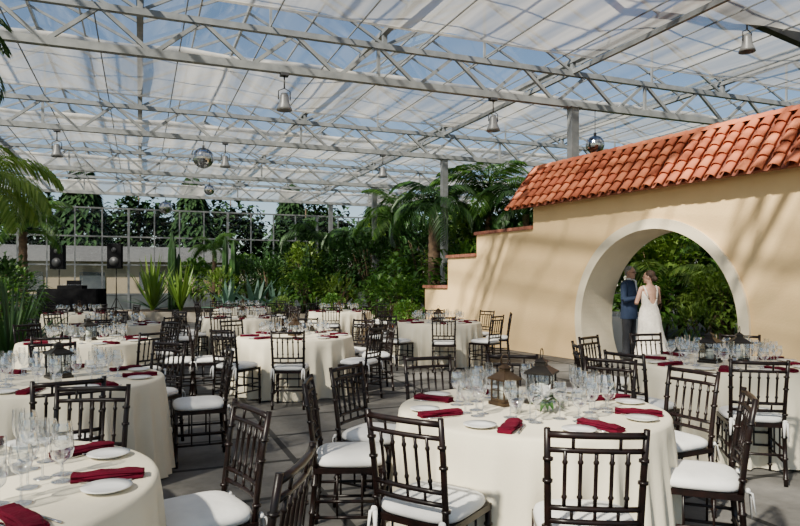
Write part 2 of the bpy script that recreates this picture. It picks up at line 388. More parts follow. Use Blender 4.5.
mb=MB()
for i in range(14):
    q=rnd.uniform(0,6.28);e=rnd.uniform(-.1,.7)
    d=Vector((math.cos(q)*math.cos(e),math.sin(q)*math.cos(e),math.sin(e)))
    mb.leaf(Vector((0,0,.05)),d,Vector((0,0,1)),.12,.035,.3,0)
P_flow=mkproto('flower_arrangement',None,[('glass_bowl',meb),('flower_petals',mefl),('greenery',mb.mesh('greenery',[M_leafd]))],'low arrangement of white blooms in glass bowl','flowers')

def cdir(a): return Rv*math.cos(a)+Fv*math.sin(a)
def rot_to(v): return math.atan2(v.y,v.x)
tables=[ # lat, dep, chair angles, detail
 (-1.68,2.30,[(36,.97),90,(-7,1.10)],3),
 (.77,3.84,[(-127,1.02),-89,(-27,.89),(20,1.0),180,150,116,86,52],3),
 (2.95,5.95,[(-105,.98),-150,175,138,98,55,-50],3),
 (-2.62,4.95,[-60,28,72,118],3),
 (-3.9,8.1,[-75,-30,15,60,105,150,-120],2),
 (-1.43,8.85,[-80,-118,-32,8,50,95,140,-165],2),
 (.70,11.9,[-90,-135,-45,0,45,90,135,178],2),
 (-4.9,11.2,[-80,-30,15,60,110,160,-130],1),
 (-3.2,13.2,[-90,-45,0,45,90,135,180,-135],1),
 (-1.5,16.0,[-95,-50,-5,40,90,130,178,-140],1),
 (-7.4,15.0,[-85,-40,5,50,95,140,-130],1),
 (-4.4,18.2,[-90,-45,0,45,90,135,180,-135],1),
]
rj=random.Random(11)
for ti,(la,de,angs,det) in enumerate(tables):
    c=G(la,de); TP[ti%3].put(c,rz=rj.uniform(0,6))
    for a in angs:
        r=1.06 if det==3 else 1.05+rj.uniform(0,.08)
        if isinstance(a,tuple): a,r=a
        ar=math.radians(a+(rj.uniform(-4,4) if det<3 else 0))
        p=c+cdir(ar)*r; face=rot_to(-cdir(ar))-pi/2+rj.uniform(-.12,.12)
        (P_chair if de<10 else P_chair_far).put(p,rz=face,group='ballroom chairs around the tables')
    ns=8; off=rj.uniform(0,.5) if ti!=1 else math.radians(24)
    for k in range(ns):
        a=off+2*pi*k/ns; dv=cdir(a); tv=Vector((-dv.y,dv.x,0)); rzz=rot_to(dv)
        z=.7565
        P_nap.put(c+dv*.60+Vector((0,0,z)),rz=rzz+rj.uniform(-.25,.25),group='napkins on the tables')
        P_plate.put(c+dv*.62+tv*(-.15)+Vector((0,0,z)),group='bread plates on the tables')
        P_wine.put(c+dv*.42+tv*.10+Vector((0,0,z)),group='stemware on the tables')
        P_gob.put(c+dv*.44+tv*.0+Vector((0,0,z)),group='stemware on the tables')
        if det>=2: P_flu.put(c+dv*.36+tv*.06+Vector((0,0,z)),group='stemware on the tables')
        if det==3:
            P_wine.put(c+dv*.34+tv*(-.05)+Vector((0,0,z)),group='stemware on the tables')
            P_fork.put(c+dv*.60+tv*(-.045)+Vector((0,0,z)),rz=rzz+pi,group='cutlery on the tables')
            P_knife.put(c+dv*.61+tv*.06+Vector((0,0,z)),rz=rzz+pi,group='cutlery on the tables')
    z=.7565
    if ti==1:
        P_lang.put(c+cdir(math.radians(150))*.16+Vector((0,0,z)),rz=.2)
        P_lanb.put(c+cdir(math.radians(55))*.17+Vector((0,0,z)),rz=.7)
        P_flow.put(c+cdir(math.radians(-60))*.13+Vector((0,0,z)))
        for a in(5,-125): P_vot.put(c+cdir(math.radians(a))*.2+Vector((0,0,z)))
    elif ti==2:
        P_lanb.put(c+cdir(math.radians(185))*.12+Vector((0,0,z)),rz=.4); P_lanb.put(c+cdir(math.radians(-5))*.15+Vector((0,0,z)),rz=.9)
        P_vot.put(c+cdir(math.radians(-90))*.2+Vector((0,0,z)))
    elif ti in(3,0,4):
        P_lanb.put(c+cdir(math.radians(100))*.06+Vector((0,0,z)),rz=.4); P_vot.put(c+cdir(math.radians(-60))*.2+Vector((0,0,z)))
    else:
        P_lang.put(c+Vector((0,0,z)),rz=.4)

# ------------------------------------------------------------------ greenhouse structure
Y0=-7.15; BAY=6.05; YB=35.2; XL=-15.0; XR=26.0; ZB=5.09; ZT=5.72
TY=[4.95+BAY*i for i in range(-2,5)]
mb=MB(); mb.box(((XL+XR)/2,14,-.05),(XR-XL,42.4+.3,.1)); ob('floor',mb.mesh('floor',[M_floor]),kind='structure',label='dark grey paver floor')
mb=MB(); mb.box((5,30,-.16),(240,200,.1)); ob('ground',mb.mesh('ground',[M_grass]),kind='structure',label='grass lawn outside the greenhouse')
mb=MB()
nx=int((XR-XL)/1.5)
step=(XR-XL)/nx
mb.beam((XL,0,0),(XR,0,0),.12,.12); mb.beam((XL,0,ZT-ZB),(XR,0,ZT-ZB),.10,.10)
for i in range(nx):
    x=XL+i*step
    mb.beam((x,0,0),(x+step/2,0,ZT-ZB),.06); mb.beam((x+step/2,0,ZT-ZB),(x+step,0,0),.06)
    if i%4==0: mb.beam((x+step/2,0,0),(x+step/2,0,ZT-ZB),.055)
P_truss=Proto(ob('roof_truss',mb.mesh('roof_truss',[M_steel]),label='galvanised steel roof truss with zigzag webs',cat='truss'))
for y in TY: P_truss.put((0,y,ZB),group='roof trusses spanning the greenhouse')
mb=MB(); mb.box((0,0,2.57),(.17,.17,5.0)); mb.box((0,0,.01),(.34,.34,.02)); mb.box((0,0,5.03),(.30,.26,.02))
for sx in(-1,1):
    for sy in(-1,1): mb.tube([(sx*.13,sy*.13,.0),(sx*.13,sy*.13,.05)],.014,6)
P_col=Proto(ob('steel_column',mb.mesh('steel_column',[M_steel]),label='square galvanised steel column with bolted base plate',cat='column'))
for y in TY[3:]: P_col.put((8.2,y,0),group='steel columns under the trusses')
mb=MB(); mb.beam((8.2,Y0,ZT+.04),(8.2,YB,ZT+.04),.07,.09)
ob('gutter_beam',mb.mesh('gutter_beam',[M_steel]),label='long horizontal steel beam joining the column tops',cat='beam')
mb=MB(); gl=MB(); GW=4.1
g0=-16.4
x=g0
while x<XR:
    for sgn in(0,1):
        xa,xb=(x,x+GW/2) if sgn==0 else (x+GW/2,x+GW)
        za,zb=(6.0,6.95) if sgn==0 else (6.95,6.0)
        y=Y0
        while y<=YB+.01:
            mb.beam((xa,y,za),(xb,y,zb),.03,.05); y+=1.21
        for t in(.5,):
            xm,zm=xa+(xb-xa)*t,za+(zb-za)*t; mb.beam((xm,Y0,zm),(xm,YB,zm),.03,.04)
        gl.add([(xa,Y0,za+.04),(xb,Y0,zb+.04),(xb,YB,zb+.04),(xa,YB,za+.04)],[(0,1,2,3)])
    mb.beam((x,Y0,5.98),(x,YB,5.98),.11,.08); mb.beam((x+GW/2,Y0,6.97),(x+GW/2,YB,6.97),.05,.08)
    for k in range(3): 
        xx=x+GW*(k+.5)/3; mb.beam((xx,Y0,5.80),(xx,YB,5.80),.02)
    x+=GW
for y in TY:
    x=g0
    while x<XR:
        mb.beam((x,y,5.72),(x,y,6.0),.08); mb.beam((x,y,5.75),(x+GW/2,y,6.9),.045); mb.beam((x+GW,y,5.75),(x+GW/2,y,6.9),.045); mb.beam((x+GW/2,y,5.75),(x+GW/2,y,6.95),.04); x+=GW
ob('ceiling',mb.mesh('ceiling',[M_steel]),kind='structure',label='ridged greenhouse roof of aluminium glazing bars')
ob('window_1',gl.mesh('roof_glass',[M_pane]),kind='structure',label='clear glass roof panes')
def shade(y0,y1,seed):
    mb=MB(); nx=110; ny=8; vs=[]
    for j in range(ny+1):
        for i in range(nx+1):
            x=XL+(XR-XL)*i/nx; y=y0+(y1-y0)*j/ny
            z=5.86-.04*math.sin(pi*j/ny)+.018*math.sin(x*2.3+seed)+.012*math.sin(x*5+j)
            if j==0: y+=.05*math.sin(x*3+seed)
            vs.append((x,y,z))
    fs=[(j*(nx+1)+i,j*(nx+1)+i+1,(j+1)*(nx+1)+i+1,(j+1)*(nx+1)+i) for j in range(ny) for i in range(nx)]
    mb.add(vs,fs,0,True)
    mb.tube([(XL+(XR-XL)*i/60,y0+.02*math.sin(i*1.3),5.80+.02*math.sin(i*2.1+seed)) for i in range(61)],[.07+.02*math.sin(i*1.7) for i in range(61)],6)
    mb.tube([(XL,y1,5.84),(XR,y1,5.84)],.025,6)
    ob('shade_cloth',mb.mesh('shade_cloth',[M_shade]),label='white translucent shade cloth drawn under glass roof',cat='shade cloth',group='shade cloth panels under the roof')
for i,y in enumerate(TY): shade(y+1.9,y+(5.4 if i<6 else 5.8),i)
def glasswall(name,p0,p1,idx,H=5.1,kick=.85):
    p0=Vector(p0);p1=Vector(p1);L=(p1-p0).length; n=round(L/1.2); mb=MB(); g=MB()
    for i in range(n+1):
        p=p0.lerp(p1,i/n); w=.11 if i%4==0 else .06
        mb.beam((p.x,p.y,0),(p.x,p.y,H),w)
    for z in(kick,2.3,3.7,H): mb.beam((p0.x,p0.y,z),(p1.x,p1.y,z),.07)
    mb.beam((p0.x,p0.y,kick/2),(p1.x,p1.y,kick/2),.03,kick,1)
    ob(name,mb.mesh(name,[M_steel,M_kick]),kind='structure',label='glazed greenhouse wall with steel mullions and grey kick panel')
    g.add([(p0.x,p0.y,kick),(p1.x,p1.y,kick),(p1.x,p1.y,H),(p0.x,p0.y,H)],[(0,1,2,3)])
    ob('window_%d'%idx,g.mesh('window',[M_pane]),kind='structure',label='clear glass wall panes')
glasswall('wall_back',(XL,YB,0),(XR,YB,0),2)
glasswall('wall_left',(XL,Y0,0),(XL,YB,0),3)
glasswall('wall_right',(XR,Y0,0),(XR,YB,0),4)
mb=MB(); mb.beam((6.6,8,6.45),(13.5,8,5.3),.14,.2); mb.beam((6.6,8.0,5.8),(6.6,8.0,6.5),.1)
ob('roof_brace',mb.mesh('roof_brace',[M_darksteel]),label='dark sloping steel brace beneath the glass roof',cat='beam')

# ------------------------------------------------------------------ moon gate wall
PH=math.atan(353/650)
W0=G(4.296,10.7); tdir=Rv*(-math.sin(PH))+Fv*math.cos(PH); WR=math.atan2(tdir.y,tdir.x)
TH=.7; gc=(.19,.79); gr=1.58; hr=gr+.12
mb=MB()
def prism(poly):
    n=len(poly); vs=[(x,0,z) for x,z in poly]+[(x,-TH,z) for x,z in poly]
    fs=[tuple(range(n)),tuple(range(n,2*n))[::-1]]+[(i,n+i,n+(i+1)%n,(i+1)%n) for i in range(n)]
    mb.add(vs,fs,0)
xl,xr=gc[0]-hr,gc[0]+hr; TOP=3.04
prism([(-6.5,0),(xl,0),(xl,TOP),(-6.5,TOP)])
prism([(xr,0),(3.2,0),(3.2,TOP),(xr,TOP)])
prism([(3.2,0),(5.22,0),(5.22,2.58),(3.2,2.58)]); prism([(5.22,0),(6.47,0),(6.47,2.08),(5.22,2.08)]); prism([(6.47,0),(7.6,0),(7.6,1.32),(6.47,1.32)])
n=40
for i in range(n):
    a=pi-pi*i/n; b=pi-pi*(i+1)/n
    pa=(gc[0]+hr*math.cos(a),gc[1]+hr*math.sin(a)); pb=(gc[0]+hr*math.cos(b),gc[1]+hr*math.sin(b))
    prism([pa,pb,(pb[0],TOP),(pa[0],TOP)])
m_=10; al=math.asin(gc[1]/hr)
for i in range(m_):
    a=al*i/m_; b=al*(i+1)/m_
    for s_,xe in((-1,xl),(1,xr)):
        pa=(gc[0]+s_*hr*math.cos(a),gc[1]-hr*math.sin(a)); pb=(gc[0]+s_*hr*math.cos(b),max(0,gc[1]-hr*math.sin(b)))
        if i==0: q=[pa,pb,(xe,pb[1])]
        else: q=[pa,pb,(xe,pb[1]),(xe,pa[1])]
        prism(q if s_>0 else q[::-1])
mb.add([(-6.5,0,3.04),(-6.5,-TH,3.04),(-6.5,-TH/2,3.5),(3.2,0,3.04),(3.2,-TH,3.04),(3.2,-TH/2,3.5)],[(0,1,2),(5,4,3),(0,2,5,3),(2,1,4,5)])
wme=mb.mesh('wall_moon_gate',[M_wall])
bm=bmesh.new(); bm.from_mesh(wme); bmesh.ops.recalc_face_normals(bm,faces=bm.faces); bm.to_mesh(wme); bm.free()
ob('wall_moon_gate',wme,loc=W0,rz=WR,kind='structure',label='cream stucco garden wall with round moon gate opening')
mb=MB(); vs=[]; fs=[]
K=72
ai=math.asin(-gc[1]/gr)
for i in range(K+1):
    a=(pi-ai)+(ai-(pi-ai))*i/K
    for r,y in((gr,.05),(gr+.17,.05),(gr+.17,.001),(gr+.13,.001),(gr+.13,-TH-.001),(gr+.17,-TH-.001),(gr+.17,-TH-.05),(gr,-TH-.05)):
        vs.append((gc[0]+r*math.cos(a),y,max(0.0,gc[1]+r*math.sin(a))))
for i in range(K):
    for j in range(8): fs.append((i*8+j,i*8+(j+1)%8,(i+1)*8+(j+1)%8,(i+1)*8+j))
mb.add(vs,fs,0,False)
ob('trim_1',mb.mesh('gate_ring',[M_trim]),loc=W0,rz=WR,kind='structure',label='white plaster ring lining the round gate')
cp=MB()
for x0,x1,z in((3.2,5.22,2.58),(5.22,6.47,2.08),(6.47,7.6,1.32)):
    n=max(3,int((x1-x0+.06)/.2)); 
    for i in range(n):
        w=(x1-x0+.05)/n; cp.box((x0+.0+w*(i+.5),-TH/2,z+.035),(w-.012,TH+.1,.07))
    cp.box(((x0+x1)/2,-TH/2,z+.015),(x1-x0,TH+.04,.03))
ob('trim_2',cp.mesh('coping',[M_brick]),loc=W0,rz=WR,kind='structure',label='stepped red brick coping on the stucco wall')
E=(.27,3.02); RD=(-.35-.08,3.90)
def tiles(mb,front=True):
    yc=RD[0]
    ya=E[0] if front else 2*yc-E[0]
    S0=Vector((0,ya,E[1])); S1=Vector((0,yc,RD[1])); sd=(S1-S0); SL=sd.length; sd.normalize()
    nn=Vector((0,-sd.z,sd.y)) 
    if nn.z<0: nn=-nn
    rows=5; rp=SL/rows; tw=.235; x0=-6.55; nt_=int((3.62-x0)/tw)
    r_=random.Random(5 if front else 6)
    for c_ in range(nt_+1):
        xc=x0+c_*tw
        for r in range(rows):
            jx=r_.uniform(-.008,.008); jh=r_.uniform(-.004,.008)
            s0=r*rp-.03+r_.uniform(-.008,.008); s1=s0+rp+.08; ra,rb=.088,.070; seg=7
            vs=[]
            for s_,rad,hh in((s0,ra,.045+jh),(s1,rb,.012)):
                for k in range(seg+1):
                    q=pi*k/seg; vs.append(S0+sd*s_+Vector((xc+jx+rad*math.cos(q),0,0))+nn*(hh+rad*.85*math.sin(q)))
                for k in range(seg+1):
                    q=pi*k/seg; vs.append(S0+sd*s_+Vector((xc+jx+(rad-.014)*math.cos(q),0,0))+nn*(hh+(rad-.014)*.85*math.sin(q)))
            m=seg+1; fs=[]
            for k in range(seg):
                fs.append((k,k+1,2*m+k+1,2*m+k)); fs.append((m+k+1,m+k,3*m+k,3*m+k+1)); fs.append((k+1,k,m+k,m+k+1)); fs.append((2*m+k,2*m+k+1,3*m+k+1,3*m+k))
            fs+=[(0,2*m,3*m,m),(seg,m+seg,3*m+seg,2*m+seg)]
            mb.add(vs,fs,0,True)
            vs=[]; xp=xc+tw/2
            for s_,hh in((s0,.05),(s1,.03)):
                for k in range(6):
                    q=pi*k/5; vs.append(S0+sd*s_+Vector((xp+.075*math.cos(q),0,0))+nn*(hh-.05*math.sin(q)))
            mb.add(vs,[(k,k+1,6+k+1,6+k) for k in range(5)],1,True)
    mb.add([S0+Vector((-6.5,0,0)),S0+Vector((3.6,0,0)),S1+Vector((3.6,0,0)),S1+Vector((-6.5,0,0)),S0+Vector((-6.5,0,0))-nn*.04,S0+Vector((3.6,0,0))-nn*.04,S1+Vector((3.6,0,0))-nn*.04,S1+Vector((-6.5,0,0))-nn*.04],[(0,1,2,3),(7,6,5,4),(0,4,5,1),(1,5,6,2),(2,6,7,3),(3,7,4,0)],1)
mb=MB(); tiles(mb,True); me1=mb.mesh('tile_slope',[M_tile,M_tiledark])
mb=MB(); tiles(mb,False); me2=mb.mesh('tile_slope',[M_tile,M_tiledark])
mb=MB(); x=-6.55
while x<3.6:
    vs=[]; seg=8
    for xx,rad in((x,.105),(x+.34,.088)):
        for k in range(seg+1):
            q=pi*k/seg; vs.append((xx,RD[0]+rad*math.cos(q),RD[1]-.0+rad*.9*math.sin(q)))
    m=seg+1
    mb.add(vs,[(k+1,k,m+k,m+k+1) for k in range(seg)]+[tuple(range(m))],0,True); x+=.29
me3=mb.mesh('ridge_tiles',[M_tile])
rt=ob('tile_roof',None,loc=W0,rz=WR,label='terracotta barrel tile roof capping the cream wall',cat='roof')
ob('tile_slope',me1,rt); ob('tile_slope',me2,rt); ob('ridge_tiles',me3,rt)

# ------------------------------------------------------------------ lamps, mirror balls
def lampproto():
    h=MB(); h.lathe([(.02,0),(.055,-.01),(.075,-.06),(.085,-.17),(.12,-.25),(.135,-.30),(.128,-.30),(.11,-.24),(0,-.20)],20)
    y=MB(); y.tube([(-.1,0,-.12),(-.1,0,.03),(0,0,.08),(.1,0,.03),(.1,0,-.12)],.01,6)
    s=MB(); s.tube([(0,0,.07),(0,0,.30)],.014,6); s.box((0,0,.31),(.14,.14,.05))
    return mkproto('pendant_floodlight',None,[('lamp_shade',h.mesh('lamp_shade',[M_lamp])),('yoke',y.mesh('yoke',[M_darksteel])),('stem',s.mesh('stem',[M_darksteel]))],'grey metal floodlight hanging from roof truss','lamp','floodlights hanging under trusses')
PL=lampproto()
PL.put((2.28,11.0,4.70)); PL.put((9.5,8.0,5.66),scale=1.0); PL.put((6.34,11.0,4.70)); PL.put((2.02,17.05,4.70)); PL.put((13.2,17.05,4.70)); PL.put((6.3,17.05,4.70)); PL.put((-1.8,17.05,4.70)) 
def ball(loc,r,ztop):
    b=MB(); b.ell((0,0,0),(r,r,r),30,18); 
    for i in range(len(b.s)): b.s[i]=False
    me=b.mesh('mirror_ball',[M_mirror]); 
    bm=bmesh.new(); bm.from_mesh(me); bmesh.ops.split_edges(bm,edges=bm.edges[:]); 
    for f in bm.faces:
        c=f.calc_center_median()
        for v in f.verts: v.co=c+(v.co-c)*.94
    bm.to_mesh(me); bm.free()
    o=ob('mirror_ball',None,loc=loc,label='silver mirrored disco ball hanging from truss',cat='disco ball',group='mirror balls')
    ob('mirror_sphere',me,o)
    c=MB(); c.ell((0,0,0),(r*.96,)*3,20,12); ob('ball_core',c.mesh('ball_core',[M_darksteel]),o)
    c=MB(); c.tube([(0,0,r-.01),(0,0,ztop-loc[2])],.008,6); c.tube([(0,0,r-.01),(0,0,r+.06)],.03,8); ob('cord',c.mesh('cord',[M_darksteel]),o)
ball((1.48,17.05,4.6),.26,5.05); ball((1.0,29.15,4.6),.27,5.05); ball((8.75,11.0,4.32),.19,5.05); ball((2.2,23.1,4.62),.18,5.05)

# ------------------------------------------------------------------ plants
UP=Vector((0,0,1))
def frond(L=1.8,n=24,lw=.045,ll=.45,droop=.55,seed=0,mat=M_leaf,curl=.9):
    mb=MB(); r=random.Random(seed); pts=[]; ang=.95; p=Vector((0,0,0)); seg=14
    for i in range(seg+1):
        pts.append(p.copy()); p=p+Vector((math.cos(ang),0,math.sin(ang)))*L/seg; ang-=(curl+droop*1.6)/seg*(1+i/seg*.6)
    mb.tube(pts,[.016*(1-i/(seg+1))+.003 for i in range(seg+1)],5,0)
    for k in range(n):
        t=.14+.86*k/(n-1); fi=t*seg; i=min(int(fi),seg-1); q=pts[i].lerp(pts[i+1],fi-i); tg=(pts[i+1]-pts[i]).normalized()
        l=ll*(math.sin(pi*min(1,t*.85+.12))**.6)
        for sgn in(-1,1):
            d=(Vector((0,sgn,0))*.85+tg*.55-UP*(.15+r.uniform(0,.2))).normalized()
            mb.leaf(q,d,UP,l,lw,.25+r.uniform(0,.2),0,.1)
    return mb.mesh('frond',[mat])
FR=[frond(1.9,30,.055,.5,.5,1),frond(1.6,26,.05,.42,.8,2,M_leafd),frond(1.2,22,.05,.3,.6,3,M_leafy),frond(1.9,34,.05,.48,.55,4,M_leafy)]
def palm(loc,h,tr,nf,sc,fr,label,seed,lean=(0,0)):
    r=random.Random(seed); o=ob('palm_tree',None,loc=loc,label=label,cat='palm tree')
    mb=MB(); pts=[];rr=[]; K=max(6,int(h/.12))
    for i in range(K+1):
        t=i/K; pts.append((lean[0]*t*t,lean[1]*t*t,h*t)); rr.append(tr*(1.15-.25*t)*(1+.12*(i%2)))
    mb.tube(pts,rr,10); ob('trunk',mb.mesh('trunk',[M_bark]),o)
    for k in range(nf):
        f=ob('frond',fr,o,loc=(lean[0],lean[1],h-.02)); s=sc*r.uniform(.8,1.1); f.scale=(s,s,s)
        f.rotation_euler=(r.uniform(-.15,.15),r.uniform(-.75,.45),2*pi*k/nf*1.0+r.uniform(-.25,.25)+(k%2)*.3)
    return o
def bushmesh(n,rx,rz,L,W,mat,seed,stem=True):
    mb=MB(); r=random.Random(seed)
    for i in range(n):
        q=r.uniform(0,2*pi); e=r.uniform(-.5,1.45); k=r.uniform(.45,1)
        d=Vector((math.cos(q)*math.cos(e),math.sin(q)*math.cos(e),math.sin(e)))
        c=Vector((d.x*rx*k,d.y*rx*k,rz+d.z*rz*.95*k))
        dd=(d+Vector((r.uniform(-.6,.6),r.uniform(-.6,.6),r.uniform(-.3,.5)))).normalized()
        mb.leaf(c,dd,UP,L*r.uniform(.7,1.2),W*r.uniform(.7,1.2),.3,0)
    if stem:
        for i in range(9):
            q=r.uniform(0,2*pi); k=r.uniform(.2,.7)
            mb.tube([(0.04*math.cos(q),.04*math.sin(q),0),(rx*k*.5*math.cos(q),rx*k*.5*math.sin(q),rz*.8),(rx*k*math.cos(q),rx*k*math.sin(q),rz*1.5)],[.015,.01,.004],5,1)
    return mb.mesh('shrub',[mat,M_bark])
P_b1=Proto(ob('leafy_shrub',bushmesh(520,.85,.8,.28,.13,M_leaf,1),label='dense green broadleaf shrub in planting bed',cat='shrub'))
P_b2=Proto(ob('leafy_shrub',bushmesh(650,.9,1.1,.24,.10,M_leafd,2),label='tall dark green shrub in planting bed',cat='shrub'))
P_b3=Proto(ob('leafy_shrub',bushmesh(300,.6,.5,.3,.05,M_leafy,3),label='bright yellow-green narrow-leaved shrub',cat='shrub'))
P_b4=Proto(ob('leafy_shrub',bushmesh(600,.8,1.25,.26,.12,M_leafy,4),label='tall leafy shrub in green brightened to look sunlit',cat='shrub'))  # brighter leaf colour stands in for sunlight on the greenery
def blades(n,L,W,spread,mat,seed,name):
    mb=MB(); r=random.Random(seed)
    for i in range(n):
        q=2*pi*i/n*2.4+r.uniform(-.2,.2); e=spread[0]+(spread[1]-spread[0])*(i/n)
        d=Vector((math.cos(q)*math.cos(e),math.sin(q)*math.cos(e),math.sin(e))); sd=Vector((-math.sin(q),math.cos(q),0))
        l=L*r.uniform(.8,1.1)
        nu=sd.cross(d)
        vs=[]
        for j in range(6):
            t=j/5; w=W*(.7+.6*t if t<.4 else (.94)*(1-(t-.4)/.6)**.7)
            c=d*l*t-UP*(.25*l*t*t*math.cos(e))+Vector((0,0,.02))
            vs+= [c-sd*w/2,c-nu*w*.18,c+sd*w/2]
        fs=[]
        for j in range(5):
            for k in range(2): fs.append((j*3+k,j*3+k+1,(j+1)*3+k+1,(j+1)*3+k))
        mb.add(vs,fs,0,True)
    return mb.mesh(name,[mat])
P_ag=Proto(ob('agave_plant',blades(26,1.1,.14,(.1,1.4),M_agave,4,'agave'),label='blue-green agave with spiky rosette leaves',cat='agave'))
P_sn=Proto(ob('snake_plant',blades(22,1.3,.10,(1.0,1.5),M_leafy,5,'snake_plant'),label='upright yellow-green sword-leaved plant',cat='plant'))
P_spk=Proto(ob('spiky_plant',blades(44,1.2,.06,(.2,1.5),M_leafd,6,'spiky_plant'),label='dark green plant with long spiky leaves',cat='plant'))
P_ban=Proto(ob('banana_plant',blades(13,1.9,.42,(.55,1.5),M_leaf,8,'banana_plant'),label='tropical plant with huge paddle-shaped green leaves',cat='plant'))
def cactus(loc,h,seed):
    o=ob('tall_cactus',None,loc=loc,label='tall slim dark green ribbed cactus',cat='cactus'); r=random.Random(seed)
    for i in range(4):
        mb=MB(); n=14; x,y=r.uniform(-.25,.25),r.uniform(-.25,.25); hh=h*r.uniform(.6,1)
        vs=[]; K=8
        for j in range(K+1):
            t=j/K; rad=.10*(1 if t<.85 else (1-(t-.85)/.15*.8))
            for k in range(n):
                q=2*pi*k/n; rr=rad*(1+.18*(k%2)); vs.append((x+rr*math.cos(q),y+rr*math.sin(q),hh*t))
        fs=[(j*n+k,j*n+(k+1)%n,(j+1)*n+(k+1)%n,(j+1)*n+k) for j in range(K) for k in range(n)]+[tuple(K*n+k for k in range(n))]
        mb.add(vs,fs); ob('cactus_stem',mb.mesh('cactus_stem',[M_leafd]),o)
palm(G(-6.2,8.9),2.75,.13,20,1.0,FR[3],'arching yellow-green palm tree standing beside the tables',1)
palm(G(-5.3,7.2),4.0,.12,11,.75,FR[1],'tall slim palm with dark drooping fronds',2)
P_spk.put(G(-5.9,9.8),scale=1.25); P_spk.put(G(-6.7,11.2),rz=1,scale=1.4); P_b1.put(G(-8.2,12.8)); P_b2.put(G(-9.3,15.0),rz=1); P_b1.put(G(-10.5,17.2),scale=1.2)
palm(G(-11.6,20),3.0,.12,14,1.0,FR[0],'palm tree with arching fronds',8)
def bed(name,pts,h,label):
    mb=MB(); n=len(pts)
    vs=[(p.x,p.y,0) for p in pts]+[(p.x,p.y,h) for p in pts]
    fs=[tuple(range(n))[::-1]]+[(i,(i+1)%n,n+(i+1)%n,n+i) for i in range(n)]
    mb.add(vs,fs,0)
    c=sum((Vector(p) for p in pts),Vector())/n
    iv=[c+(Vector(p)-c)*.96 for p in pts]
    mb.add([(p.x,p.y,h) for p in pts]+[(p.x,p.y,h) for p in iv],[(i,(i+1)%n,n+(i+1)%n,n+i) for i in range(n)],0)
    mb.add([(p.x,p.y,h-.02) for p in iv],[tuple(range(n))],1)
    return ob(name,mb.mesh(name,[M_conc,M_soil]),label=label,cat='planter')
bed('planter_bed',[G(-11.5,24.6),G(2.0,21.5),G(5.5,27.5),G(-8.5,31)],.35,'low stucco planting bed filled with tropical plants')
pr=random.Random(21)
z=.33
def onbed(t,k):
    a=G(-11.0,25.1).lerp(G(2.0,22.1),t); b=G(-8.0,30.3).lerp(G(5,27),t); p=a.lerp(b,k); return Vector((p.x,p.y,z))
P_sn.put(onbed(.10,.05),scale=1.7); P_sn.put(onbed(.18,.08),rz=1,scale=1.5); P_spk.put(onbed(.04,.2),scale=1.4)
P_ag.put(onbed(.35,.02),scale=1.3); P_ag.put(onbed(.42,.05),rz=1.1,scale=1.5); P_ag.put(onbed(.49,.03),rz=2,scale=1.2)
cactus(onbed(.06,.35),3.6,1); cactus(onbed(.26,.3),3.3,2); cactus(onbed(.5,.35),3.4,3)
for t,k,P,s in((.24,.25,P_b3,1.6),(.37,.35,P_b2,1.0),(.46,.4,P_b4,1.1),(.55,.1,P_b1,1),(.6,.35,P_b2,1.3),(.66,.05,P_b3,1.3),(.72,.2,P_b2,1.4),(.78,.4,P_ban,1.5),(.83,.08,P_b1,1.3),(.9,.25,P_b4,1.2),(.97,.1,P_b1,1.4),(.7,.6,P_b2,1.7),(.85,.7,P_b2,1.8),(1.0,.6,P_b2,1.7),(.5,.7,P_b2,1.5),(.14,.8,P_b1,1.4),(.3,.8,P_b2,1.3),(.4,.75,P_b1,1.5),(.93,.0,P_ag,.9),(.22,.6,P_b2,1.0),(.6,.75,P_b4,1.5),(.33,.55,P_ban,1.2),(.03,.6,P_b1,1.3),(.54,.5,P_ban,1.4)):
    P.put(onbed(t,k),rz=pr.uniform(0,6),scale=s)
palm(onbed(.58,.55),2.8,.1,14,1.1,FR[1],'palm with dark arching fronds in planting bed',4)
palm(onbed(.77,.3),3.3,.1,14,1.15,FR[0],'green palm in planting bed',5)
palm(onbed(.67,.8),3.8,.1,14,1.1,FR[1],'slender palm with drooping fronds in planting bed',6)
palm(onbed(.15,.45),2.4,.09,11,.8,FR[0],'small green palm in planting bed',16)
palm(onbed(.42,.6),2.8,.09,13,1.0,FR[1],'small dark green palm in planting bed',17)
palm(G(1.05,19.5),3.5,.2,16,1.35,FR[1],'thick-trunked palm rising behind the wall end',7)
palm(G(2.7,19.8),3.9,.1,15,1.25,FR[0],'tall green palm behind the stucco wall',9)
palm(G(3.6,18.6),3.4,.1,15,1.25,FR[1],'dark green palm behind the stucco wall',10)
for la,de,P,s in((.1,18.6,P_b1,1.0),(-.6,19.6,P_b1,1.0),(1.0,21.5,P_b2,1.7),(2.2,21.3,P_b4,1.6),(3.4,20.5,P_b2,1.8),(2.0,18.9,P_b1,1.6),(3.0,17.2,P_b2,1.4)):
    P.put(G(la,de),rz=pr.uniform(0,6),scale=s)
mb=MB(); mb.lathe([(0,0),(.16,0),(.21,.26),(.235,.27),(.235,.33),(.21,.33),(.20,.28),(0,.27)],20); mepot=mb.mesh('pot',[M_pot])
def potted(loc,me,sc,label):
    o=ob('potted_plant',None,loc=loc,label=label,cat='potted plant'); ob('pot',mepot,o); f=ob('foliage',me,o,loc=(0,0,.27)); f.scale=(sc,)*3
me_b3=P_b3.root.data; me_b1=P_b1.root.data
potted(G(-.15,17.3),me_b3,.6,'narrow-leaved shrub in terracotta pot'); potted(G(.15,16.6),me_b1,.45,'leafy shrub in terracotta pot'); potted(G(-3.9,21.6),me_b3,.7,'narrow-leaved shrub in terracotta pot'); potted(G(-2.2,21.2),me_b1,.5,'leafy shrub in terracotta pot')
